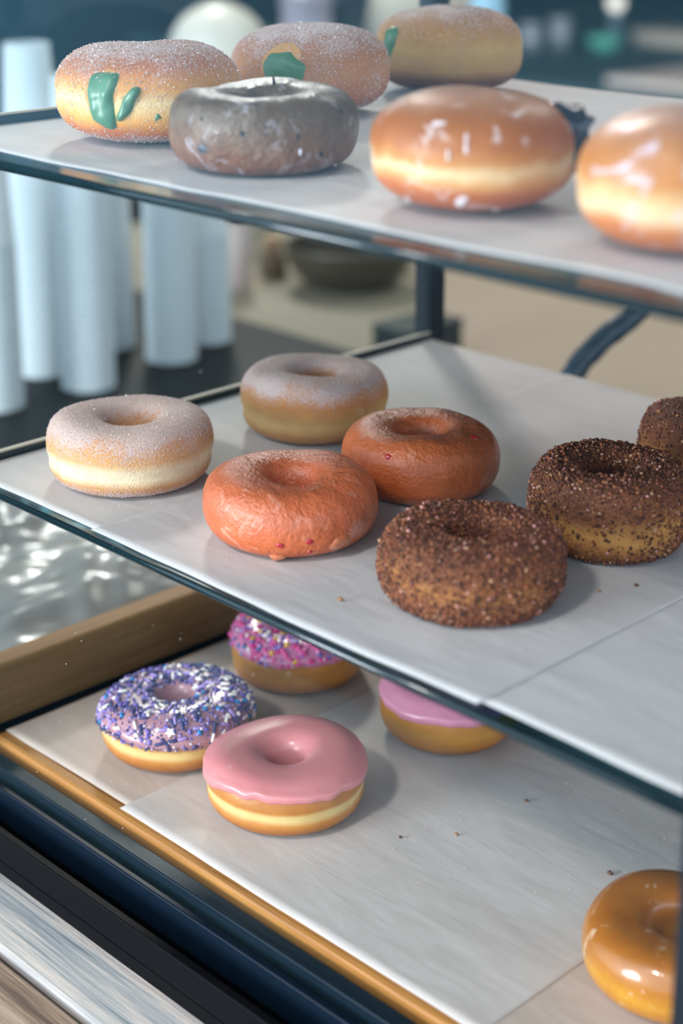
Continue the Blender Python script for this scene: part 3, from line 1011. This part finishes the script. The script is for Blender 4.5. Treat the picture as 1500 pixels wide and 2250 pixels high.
for i, (dg, t0, sx, sy) in enumerate(((22, -0.25, 0.0011, 0.0026), (58, -0.95, 0.0014, 0.0016))):
    patch('glaze_drop', S, face(X, Y, dg), t0, [(-sx, 0), (0, sy), (sx, 0.2 * sy), (0.2 * sx, -sy)], 0.0008, gm, d, 60 + i, 6, 20)

X, Y = -0.4441, 0.5105
d = empty('glazed_doughnut', (X, Y, z), 'glossy glazed filled doughnut with dark berry jam bursting from one end', 'doughnut', 'glazed filled doughnuts')
S = Surf(0.0423, 0.0462, 0, 2.6, 0.0005, 60, 25, 0.0006, 0.45, 0.015, 0.0012)
body('dough', S, M['glazed_fill'], d)
k = 0.0002
patch('berry_jam', S, face(X, Y, 80), 0.22, [(-34 * k, 50 * k), (0, 76 * k), (34 * k, 60 * k), (42 * k, 0), (24 * k, -66 * k), (-20 * k, -58 * k), (-36 * k, 0)], 0.0052, M['jam'], d, 71, spike=0.0035, rough=0.4)
gw = plain('white_glaze_crust', '#e3d8da', 0.35, 0, 0.08, 400, coat=0.4)
for i, (dg, t0, pl) in enumerate(((-4, 0.32, [(-2, 14), (0, 19), (2, 12), (2, -10), (3, -22), (-1, -22), (-1, 0)]), (-22, 0.62, [(-14, -4), (-6, 3), (6, 5), (14, 3), (6, -1), (-6, -3)]),
                                 (-13, 0.12, [(-2, 6), (1, 7), (2, -5), (-1, -8)]), (-6, -0.62, [(-10, -8), (-8, 8), (2, 14), (12, 12), (6, 4), (2, -12), (-4, -14)]),
                                 (-48, -0.7, [(-3, 5), (2, 7), (3, -5), (-2, -9)]), (20, -0.95, [(-8, 2), (6, 3), (9, -2), (-6, -3)]))):
    patch('glaze_crust', S, face(X, Y, dg), t0, [(a * k * 2.1, b * k * 1.7) for a, b in pl], 0.00055, gw, d, 80 + i, 6, 32, rough=0.6)

X, Y = -0.3395, 0.5063
d = empty('glazed_doughnut', (X, Y, z), 'lilac-sheened glazed filled doughnut cut off at the right of the upper shelf', 'doughnut', 'glazed filled doughnuts')
S = Surf(0.0395, 0.0500, 0, 2.5, 0.0005, 60, 26, 0.0006, 0.42, 0.012, 0.0012)
body('dough', S, M['glazed_fill2'], d)
patch('glaze_crust', S, face(X, Y, 8), 0.75, [(-0.004, -0.003), (-0.002, 0.004), (0.006, 0.005), (0.009, -0.002), (0.002, -0.004)], 0.0004, plain('lilac_glaze', '#c3b4d4', 0.3, 0, 0.1, 200, coat=0.4), d, 90, 6, 32)

# ------------------------------------------------------------------ middle shelf
z = ZM + 0.0010
for (X, Y, Rr, Hh, mt, sd, lab, ng, ho) in ((-0.6989, 0.5231, 0.0449, 0.0368, 'sugar_ring', 1, 'white-sugared ring doughnut nearest the left end of the lower glass shelf', 8500, 0.0135),
                                            (-0.6898, 0.6535, 0.0444, 0.0368, 'sugar_ring2', 2, 'white-sugared ring doughnut at the back, behind the orange rings', 5500, 0.0120)):
    d = empty('sugared_doughnut', (X, Y, z), lab, 'doughnut', 'sugared ring doughnuts')
    S = Surf(Rr, Hh, ho, 2.7, 0.0005, 70, 100 + sd, 0.0012, 0.36, 0.014)
    body('dough', S, M[mt], d)
    grains('sugar_grains', S, ng, (0.00015, 0.00038), M['sugar'], d, 120 + sd, keep=lambda p, t: 0.12 + 0.88 * np.clip(p[:, 2] / 0.0368 * 1.6 - 0.7, 0, 1) + 0.5 * (p[:, 2] < 0.006))

for (X, Y, Rr, Hh, mt, sd, lab, reds) in ((-0.5758, 0.5298, 0.0443, 0.0338, 'orange', 3, 'orange glazed ring doughnut with three red specks low on its front', ((-8, -0.30, 0.0016), (11, -0.22, 0.0017), (12, -0.62, 0.0011), (18, 1.9, 0.0012))),
                                          (-0.5766, 0.6260, 0.0428, 0.0350, 'orange2', 4, 'orange glazed ring doughnut behind the other orange one, red specks on top', ((-26, 0.60, 0.0016), (62, 1.30, 0.0022), (-20, 1.9, 0.0008)))):
    d = empty('orange_doughnut', (X, Y, z), lab, 'doughnut', 'orange glazed ring doughnuts')
    S = Surf(Rr, Hh, 0.0098, 2.3, 0.0010, 75, 130 + sd, 0.0, 0.5, 0.020, fine=0.00008)
    body('dough', S, M[mt], d, 200, 100)
    for i, (dg, t0, sz) in enumerate(reds):
        patch('red_speck', S, face(X, Y, dg), t0, [(q_ * sz * 1.7, w_ * sz * 1.7) for q_, w_ in ((-1, 0.1), (-0.2, 0.8), (1, 0.4), (0.9, -0.4), (0.1, -0.8))], 0.0007, M['red'], d, 140 + i, 5, 20)
    if sd == 3:
        og = plain('set_orange_glaze', '#d07a52', 0.3, 0, 0.15, 200, coat=0.7, sss=0.2, sss_scale=0.003)
        patch('glaze_drip', S, face(X, Y, -12), -1.02, [(-0.0050, 0.003), (0, 0.005), (0.0065, 0.003), (0.006, -0.004), (0.0015, -0.0050), (-0.0030, -0.0045)], 0.0013, og, d, 150, 8, 32)
        patch('glaze_drip', S, face(X, Y, 34), -0.45, [(-0.008, -0.002), (-0.004, 0.004), (0.004, 0.005), (0.007, 0.001), (0.002, -0.003), (-0.003, -0.0055)], 0.0012, og, d, 151, 8, 32)

for (X, Y, Rr, Hh, mt, sd, lab, nc, bare) in ((-0.4614, 0.5369, 0.0426, 0.0363, 'crumb_dough', 5, 'cinnamon crumb ring doughnut nearest the camera, fully coated, front of the lower shelf', 11000, 0.0),
                                              (-0.4591, 0.6365, 0.0408, 0.0420, 'crumb_dough2', 6, 'cinnamon crumb ring doughnut with a bare golden patch on its front', 10500, 0.55),
                                              (-0.4711, 0.7465, 0.0404, 0.0400, 'crumb_dough', 7, 'cinnamon crumb ring doughnut at the back, cut off by the right edge', 4500, 0.0)):
    d = empty('crumb_doughnut', (X, Y, z), lab, 'doughnut', 'cinnamon crumb doughnuts')
    S = Surf(Rr, Hh, 0.0115, 2.35, 0.0010, 90, 160 + sd, 0.0, 0.5, 0.018)
    body('dough', S, M[mt], d)
    fa = face(X, Y, 6)
    nb = snoise(170 + sd, 110, 2)

    def kp(p, t, bare=bare, fa=fa, Hh=Hh, nb=nb):
        az = np.angle(np.exp(1j * (np.arctan2(p[:, 1], p[:, 0]) - fa)))
        b = bare * np.exp(-(az / 0.9) ** 2) * np.exp(-((p[:, 2] / Hh - 0.42) / 0.30) ** 2)
        base = 1.0 - 0.35 * np.clip(nb(p) + 0.2, 0, 1) * (p[:, 2] < 0.75 * Hh)
        return np.clip(base - b * 1.25, 0.05, 1)
    grains('crumb_coating', S, nc, (0.00036, 0.00105), M['crumbs'], d, 180 + sd, 'ico', keep=kp, lift=0.25, jit=0.22)

# ------------------------------------------------------------------ tray
z = ZB + 0.0002
X, Y = -0.6853, 0.5381
d = empty('sprinkled_doughnut', (X, Y, z), 'ring doughnut with mauve icing under blue, purple and white sprinkles, in the tray', 'doughnut')
S = Surf(0.0430, 0.0335, 0.0105, 2.4, 0.0005, 70, 201, 0.0006, 0.45, 0.012)
body('dough', S, M['fried'], d)
ic, tl = icing('icing', S, M['mauve'], d, 0.0017, 0.08, 0.16, 202)
scatter(S, ic, 0.0017, [('rod_white', 46), ('rod_navy', 56), ('chip_purple', 64), ('chip_navy', 40), ('chip_blue', 18), ('rod_lilac', 44), ('star_white', 10), ('chip_white', 20)], 203, tl, mind=0.0019)
grains('nonpareils', S, 2600, (0.00060, 0.00105), M['tiny_blue'], ic, 204, 'ico', tmin=0.14, tmax=2.3, lift=2.3, jit=0.05)

X, Y = -0.5957, 0.5417
d = empty('iced_doughnut', (X, Y, z), 'ring doughnut with smooth pink icing in full view in the front of the tray', 'doughnut', 'smooth pink iced doughnuts')
S = Surf(0.0437, 0.0310, 0.0112, 2.75, 0.0004, 60, 205, 0.0010, 0.42, 0.012)
body('dough', S, M['fried'], d)
icing('icing', S, M['pink'], d, 0.0020, 0.36, 0.24, 206, drips=((face(X, Y, -62), 0.14, 0.30),))

X, Y = -0.7033, 0.6512
d = empty('sprinkled_doughnut', (X, Y, z), 'ring doughnut with pink icing and pink, yellow and purple sprinkles, half hidden by the shelf', 'doughnut')
S = Surf(0.0425, 0.0335, 0.0105, 2.4, 0.0005, 70, 208, 0.0006, 0.4, 0.012)
body('dough', S, M['fried_dark'], d)
ic, tl = icing('icing', S, M['rose'], d, 0.0017, 0.28, 0.16, 209)
scatter(S, ic, 0.0017, [('chip_pink', 92), ('chip_hotpink', 62), ('chip_purple', 34), ('chip_lilac', 44), ('chip_yellow', 34), ('chip_blue', 14), ('chip_white', 18)], 210, tl, mind=0.0019)
grains('nonpareils', S, 900, (0.00065, 0.00115), M['tiny_pink'], ic, 211, 'ico', tmin=0.36, tmax=2.4, lift=2.2, jit=0.05)

X, Y = -0.587, 0.6640
d = empty('iced_doughnut', (X, Y, z), 'ring doughnut with pale pink icing, half hidden behind the shelf edge', 'doughnut', 'smooth pink iced doughnuts')
S = Surf(0.0400, 0.0330, 0.0100, 2.5, 0.0004, 60, 212, 0.0, 0.42, 0.012)
body('dough', S, M['fried_dark'], d)
icing('icing', S, M['pink_pale'], d, 0.0018, 0.28, 0.14, 213)

X, Y = -0.3575, 0.5683
d = empty('honey_doughnut', (X, Y, z), 'honey-glazed ring doughnut at the right front corner of the tray', 'doughnut')
S = Surf(0.0448, 0.0331, 0.0130, 2.3, 0.0005, 60, 214, 0.0, 0.45, 0.012)
body('dough', S, M['honey'], d)

# ------------------------------------------------------------------ crumbs on the paper
iv, if_ = ico()
r0 = np.random.default_rng(77)
cm = [plain('brown_crumb', '#6b452e', 0.8, 0, 0.2, 500), plain('tan_crumb', '#a5754e', 0.8, 0, 0.2, 500)]
for (x, y, zz, sz, mi, lab) in ((-0.5005, 0.4905, ZM + 0.0009, 0.0013, 1, 'tan crumb on the paper left of the front crumb doughnut'),
                                (-0.4155, 0.6005, ZM + 0.0009, 0.0012, 0, 'dark crumb on the paper before the bare-patched crumb doughnut'),
                                (-0.4235, 0.5830, ZM + 0.0009, 0.0008, 1, 'small tan crumb on the paper between crumb doughnuts and seam'),
                                (-0.3960, 0.6120, ZM + 0.0010, 0.0010, 0, 'brown crumb on the paper by the right edge'),
                                (-0.5270, 0.5600, ZB - 0.0001, 0.0009, 0, 'brown crumb on the tray paper right of the pink doughnut'),
                                (-0.5080, 0.5830, ZB - 0.0001, 0.0010, 1, 'tan crumb on the tray paper farther right of the pink doughnut'),
                                (-0.4300, 0.6120, ZB - 0.0001, 0.0014, 0, 'dark crumb on the tray paper behind the honey-glazed ring'),
                                (-0.5030, 0.6350, ZB - 0.0001, 0.0012, 0, 'dark crumb on the shaded tray paper under the shelf')):
    v = iv * (1 + r0.normal(0, 0.18, (12, 1))) * np.array((1.2, 0.9, 0.75)) * sz
    v[:, 2] -= v[:, 2].min()
    tag(mesh('crumb', v, if_, cm[mi], None, True, (x, y, zz)), lab, 'crumb', 'crumbs on the parchment')
# loose sugar dust on the papers: too fine to count
for zz, n, lab, reg in ((ZM + 0.0009, 240, 'fine sugar dust scattered on the lower shelf paper', ((-0.6989, 0.5231, 0.055), (-0.5758, 0.5298, 0.056), (-0.4614, 0.5369, 0.06), (-0.45, 0.62, 0.06))),
                        (ZU + 0.0012, 160, 'fine sugar dust scattered on the upper shelf paper', ((-0.6769, 0.5266, 0.058), (-0.5756, 0.5138, 0.056))),
                        (ZB - 0.0001, 90, 'fine sugar dust scattered on the tray paper', ((-0.60, 0.53, 0.10), (-0.48, 0.62, 0.06)))):
    c = []
    while len(c) < n:
        cx, cy, rr = reg[r0.integers(len(reg))]
        a, q = r0.uniform(0, 6.28), rr * (0.7 + abs(r0.normal(0, 0.25)))
        p = (cx + q * math.cos(a), cy + q * math.sin(a))
        if -0.76 < p[0] < -0.29 and 0.482 < p[1] < 0.84:
            c.append(p)
    c = np.array(c)
    s = r0.uniform(0.00015, 0.00045, n)
    P3 = np.concatenate([c, s[:, None] * 0.6], 1)
    V = P3[:, None, :] + octv[None] * s[:, None, None]
    V[..., 2] = np.maximum(V[..., 2], 0)
    Fc = (octf[None] + (np.arange(n) * 6)[:, None, None]).reshape(-1, 3)
    o = mesh('sugar_dust', V - np.array((-0.52, 0.6, 0)), Fc, M['sugar'], None, False, (-0.52, 0.6, zz))
    tag(o, lab, 'sugar', kind='stuff')

# ------------------------------------------------------------------ things behind the case
cup_m = plain('white_paper_cup', '#dfe7ec', 0.55, 0, 0.04, 20)
# one cup, upright, 88 mm tall with a rolled rim
cp = [(0.0, 0.004), (0.0265, 0.004), (0.0270, 0.0), (0.0290, 0.0), (0.0345, 0.086), (0.0356, 0.0865), (0.0358, 0.0890), (0.0350, 0.0900), (0.0338, 0.0885), (0.0280, 0.006), (0.0, 0.006)]
cup0 = lathe('cup', [(r_ * 0.81, 0.0905 - z_) for r_, z_ in cp][::-1], cup_m, None, 28)
cup_me = cup0.data
bpy.data.objects.remove(cup0)
for x, y, nst, lab in ((-1.405, 0.884, 20, 'stack of white paper cups at the left edge, nearest the case'),
                       (-1.471, 0.987, 31, 'tallest stack of white paper cups, second from the left'),
                       (-1.395, 0.992, 28, 'broad stack of white paper cups in front of the tallest one'),
                       (-1.505, 1.103, 23, 'half-hidden stack of white paper cups behind the right-hand broad one'),
                       (-1.414, 1.120, 25, 'broad stack of white paper cups, second from the right'),
                       (-1.446, 1.198, 15, 'short stack of white paper cups, rightmost of all')):
    st = empty('cup_stack', (x, y, ZC + 0.0003), lab, 'cups', 'stacks of paper cups on the black counter')
    for i in range(nst):
        o = bpy.data.objects.new('cup', cup_me)
        COL.objects.link(o)
        o.parent = st
        o.location = (0, 0, i * 0.0088)
        o.rotation_euler.z = i * 1.3

# crumpled clear plastic package by the side pane
nz = snoise(301, 42, 3)
nz2 = snoise(302, 160, 2)
nx, ny = 120, 150
U, Vv = np.meshgrid(np.linspace(-1, 1, nx), np.linspace(-1, 1, ny), indexing='ij')
env = (1 - np.abs(U) ** 5) ** 0.5 * (1 - np.abs(Vv) ** 6) ** 0.5
xx, yy = U * 0.150, Vv * 0.215
q = np.stack([xx, yy * 0.35, 0 * xx], -1)
hh = env * (0.045 + 0.009 * np.abs(nz(q)) + 0.0028 * nz2(q * np.array((1, 2, 1))))
idx = np.arange(nx * ny).reshape(nx, ny)
fq = np.stack([idx[:-1, :-1], idx[1:, :-1], idx[1:, 1:], idx[:-1, 1:]], -1).reshape(-1, 4)
top = np.stack([xx, yy, hh + 0.0004], -1).reshape(-1, 3)
bot = np.stack([xx, yy, 0 * hh], -1).reshape(-1, 3)
g = G('crumpled_clear_plastic')
f_ = g.noise(18, 3)
pm = g.done(g.bsdf(color=g.mix(f_, '#6d7880', '#a0968c'), rough=0.32, spec=0.5, coat=0.3, coat_rough=0.16, normal=g.bump(g.noise(30, 3, 0.5), 0.2, 0.006)))
pk = mesh('plastic_package', np.vstack([top, bot]), np.vstack([fq, fq[:, ::-1] + nx * ny]), pm, None, True, (-0.990, 0.720, ZC + 0.0003))
tag(pk, 'crumpled shiny plastic package lying on the black counter beside the case', 'package')

# on the beige back counter
zb = 0.9303
j = empty('jar', (-1.70, 1.45, zb), 'pinkish white jar with a dark band beside the paper cups', 'jar')
lathe('body', [(0, 0), (0.028, 0), (0.031, 0.004), (0.031, 0.085), (0.024, 0.097), (0.021, 0.10), (0.0, 0.10)], plain('pinkish_ceramic', '#d9c4c0', 0.35, 0, 0.05), j)
lathe('lid', [(0, 0.1), (0.023, 0.1), (0.023, 0.112), (0.016, 0.118), (0, 0.119)], plain('dark_lid', '#2d3b40', 0.5), j)
j = empty('jar', (-1.722, 1.552, zb), 'small tan jar with a round knob beside the bronze bowl', 'jar')
lathe('body', [(0, 0), (0.018, 0), (0.020, 0.003), (0.020, 0.028), (0.014, 0.034), (0, 0.034)], plain('tan_ceramic', '#8c7a64', 0.5), j)
lathe('knob', [(0, 0.033)] + [(0.014 * math.sin(a), 0.047 - 0.014 * math.cos(a)) for a in np.linspace(0.2, math.pi, 12)], plain('tan_wood_knob', '#d2ab88', 0.5), j)
b = empty('bowl', (-1.60, 1.585, zb), 'wide dark bronze bowl on the beige back counter', 'bowl')
prof = [(0, 0), (0.040, 0), (0.042, 0.003)] + [(0.042 + 0.048 * math.sin(a), 0.003 + 0.060 * (1 - math.cos(a))) for a in np.linspace(0.1, 1.45, 12)] + \
       [(0.0925, 0.060), (0.090, 0.062), (0.086, 0.058)] + [(0.040 + 0.045 * math.sin(a), 0.007 + 0.056 * (1 - math.cos(a))) for a in np.linspace(1.4, 0.1, 10)] + [(0, 0.007)]
lathe('basin', prof, plain('dark_bronze', '#4a443a', 0.4, 0.3, 0.2, 20), b)
b = empty('jug', (-1.672, 1.715, zb), 'cream jug standing behind the bronze bowl', 'jug')
lathe('body', [(0, 0), (0.030, 0), (0.036, 0.02), (0.036, 0.05), (0.028, 0.08), (0.031, 0.095), (0.028, 0.095), (0.025, 0.08), (0.032, 0.05), (0.032, 0.02), (0, 0.006)], plain('cream_glaze', '#d9c7a8', 0.35, 0, 0.05), b)
tube('handle', [(0.030, 0.0, 0.078), (0.055, 0.0, 0.070), (0.056, 0, 0.040), (0.034, 0, 0.025)], 0.004, bpy.data.materials['cream_glaze'], b)
bx = empty('black_box', (-1.29, 1.415, zb), 'low black box behind the back corner post', 'box')
bm_ = plain('black_plastic', '#1b2b2e', 0.5, 0, 0.15)
box('box_body', (-0.03, -0.070, 0), (0.03, 0.022, 0.040), bm_, bx, 0.002)
box('box_lid', (-0.031, -0.071, 0.0402), (0.031, 0.023, 0.047), bm_, bx, 0.0015)

strap_m = plain('dark_blue_rubber', '#2b4250', 0.35, 0, 0.3, 90, coat=0.3)
sp = empty('power_cable', (-0.735, 1.05, 0.93), 'thick dark blue cable hanging in a curve behind the case', 'cable')
P = np.array([(-0.716, 1.110, 1.262), (-0.728, 1.072, 1.205), (-0.737, 1.044, 1.157), (-0.749, 1.023, 1.138), (-0.761, 1.001, 1.112), (-0.768, 0.978, 1.070), (-0.772, 0.962, 1.01), (-0.772, 0.958, 0.968)]) - np.array((-0.735, 1.05, 0.93))
P0 = np.array([(-0.700, 1.16, 1.36), (-0.690, 1.22, 1.40), (-0.680, 1.30, 1.35), (-0.675, 1.36, 1.15), (-0.675, 1.37, 0.937)]) - np.array((-0.735, 1.05, 0.93))
tube('cable', np.vstack([P0[::-1], P]), 0.0092, strap_m, sp, wob=0.05)
box('plug', (-0.050, -0.110, 0.0005), (-0.024, -0.074, 0.042), bm_, sp, 0.002)

# tall pale things on the beige counter, above the upper shelf line
cw = plain('cream_enamel', '#e6dccd', 0.4, 0, 0.05)
j = empty('canister', (-2.03, 1.72, zb), 'large cream dome-topped canister, blurred above the grey ring', 'canister')
lathe('body', [(0, 0), (0.074, 0), (0.078, 0.006), (0.078, 0.27), (0.0, 0.27)], cw, j)
lathe('dome_lid', [(0.080, 0.2702), (0.080, 0.280)] + [(0.078 * math.cos(a), 0.280 + 0.075 * math.sin(a)) for a in np.linspace(0.05, math.pi / 2, 14)], cw, j)
j = empty('canister', (-1.945, 1.83, zb), 'lilac grey canister blurred behind the middle filled doughnut', 'canister')
lathe('body', [(0, 0), (0.036, 0), (0.040, 0.006), (0.040, 0.34), (0.036, 0.345), (0, 0.345)], plain('lilac_enamel', '#9a8f9c', 0.4, 0, 0.05), j)
lathe('lid', [(0.042, 0.3455), (0.042, 0.362), (0.03, 0.37), (0, 0.372)], plain('lilac_lid', '#8f8592', 0.4), j)
j = empty('flour_sack', (-1.90, 2.05, zb), 'upright beige paper sack blurred behind the filled doughnuts', 'sack')
r1 = [(0.0, 0.0), (0.085, 0.0), (0.098, 0.03), (0.102, 0.15), (0.094, 0.30), (0.085, 0.36), (0.0, 0.365)]
lathe('sack_body', r1, plain('beige_paper', '#b8ae9e', 0.7, 0, 0.1, 12), j, 24)
box('rolled_top', (-0.080, -0.02, 0.3655), (0.080, 0.02, 0.395), bpy.data.materials['beige_paper'], j, 0.006)
j = empty('bottle', (-1.735, 2.02, zb), 'pale blue bottle blurred just right of the back post', 'bottle')
lathe('body', [(0, 0), (0.026, 0), (0.028, 0.004), (0.028, 0.36), (0.020, 0.39), (0.012, 0.41), (0.012, 0.445), (0, 0.445)], plain('pale_blue_plastic', '#88b8cc', 0.35, 0, 0.05), j)
lathe('cap', [(0.014, 0.4452), (0.014, 0.47), (0, 0.472)], plain('white_cap', '#dfe4e4', 0.5), j)
# on the far grey counter
zf = 0.8903
j = empty('bowl', (-3.46, 4.64, zf), 'mint green bowl on the far grey counter', 'bowl')
lathe('basin', [(0, 0), (0.030, 0), (0.035, 0.008), (0.060, 0.030), (0.064, 0.046), (0.060, 0.046), (0.055, 0.032), (0.030, 0.012), (0, 0.010)], plain('mint_glaze', '#6fd0b2', 0.35, 0, 0.05), j)
lathe('foot', [(0.028, -0.0002), (0.032, 0.0), (0.032, 0.006), (0.028, 0.006)], bpy.data.materials['mint_glaze'], j)
for x, y, r_, h_, lab in ((-3.66, 4.49, 0.040, 0.075, 'short silver tin nearest the golden filled doughnut, on the far counter'), (-3.62, 4.60, 0.036, 0.090, 'silver tin between the short tin and the mint bowl')):
    j = empty('tin', (x, y, zf), lab, 'tin', 'silver tins on the far counter')
    lathe('body', [(0, 0), (r_, 0), (r_, h_), (0, h_)], plain('brushed_tin', '#b4bcc0', 0.35, 0.3), j)
    lathe('lid', [(r_ + 0.002, h_ + 0.0003), (r_ + 0.002, h_ + 0.012), (r_ * 0.5, h_ + 0.016), (0, h_ + 0.016)], bpy.data.materials['brushed_tin'], j)
j = empty('globe_lamp', (-3.73, 5.06, zf), 'small lamp with a round white globe on a grey blue stem', 'lamp')
lathe('stem', [(0, 0), (0.030, 0), (0.030, 0.01), (0.022, 0.014), (0.022, 0.085), (0.012, 0.09), (0, 0.09)], plain('grey_blue_stem', '#7d94a2', 0.5), j)
lathe('globe', [(0, 0.09)] + [(0.030 * math.sin(a), 0.12 - 0.030 * math.cos(a)) for a in np.linspace(0.2, math.pi, 14)], plain('white_globe', '#f3ecdf', 0.4, 0, 0.02, 10, emit='#f7eee0', emit_s=0.9), j)
cb = plain('cream_card', '#cfc4b0', 0.6, 0, 0.05)
j = empty('cream_box', (-3.36, 4.98, zf), 'long low cream box at the back of the far counter', 'box')
box('box_body', (-0.16, -0.10, 0), (0.16, 0.10, 0.040), cb, j, 0.003)
box('box_lid', (-0.163, -0.103, 0.0402), (0.163, 0.103, 0.050), cb, j, 0.003)
j = empty('cutting_board', (-2.72, 4.16, zf), 'pale cream board lying at the near edge of the far counter', 'board')
box('board_body', (-0.18, -0.26, 0), (0.30, 0.30, 0.022), plain('pale_board', '#efe3d6', 0.5, 0, 0.04), j, 0.004)
tube('board_grip', [(0.30, -0.08, 0.011), (0.36, -0.05, 0.011), (0.36, 0.05, 0.011), (0.30, 0.08, 0.011)], 0.009, bpy.data.materials['pale_board'], j)
j = empty('wall_shelf', (-4.3, 6.985, 1.0), 'long pale shelf board on the back wall', 'shelf')
box('shelf_board', (-1.2, -0.24, 0.07), (1.5, 0.0, 0.11), cb, j, 0.003)
for x in (-0.9, 0.2, 1.2):
    box('shelf_support', (x - 0.015, -0.18, -0.05), (x + 0.015, 0.0, 0.0698), cb, j, 0.002)
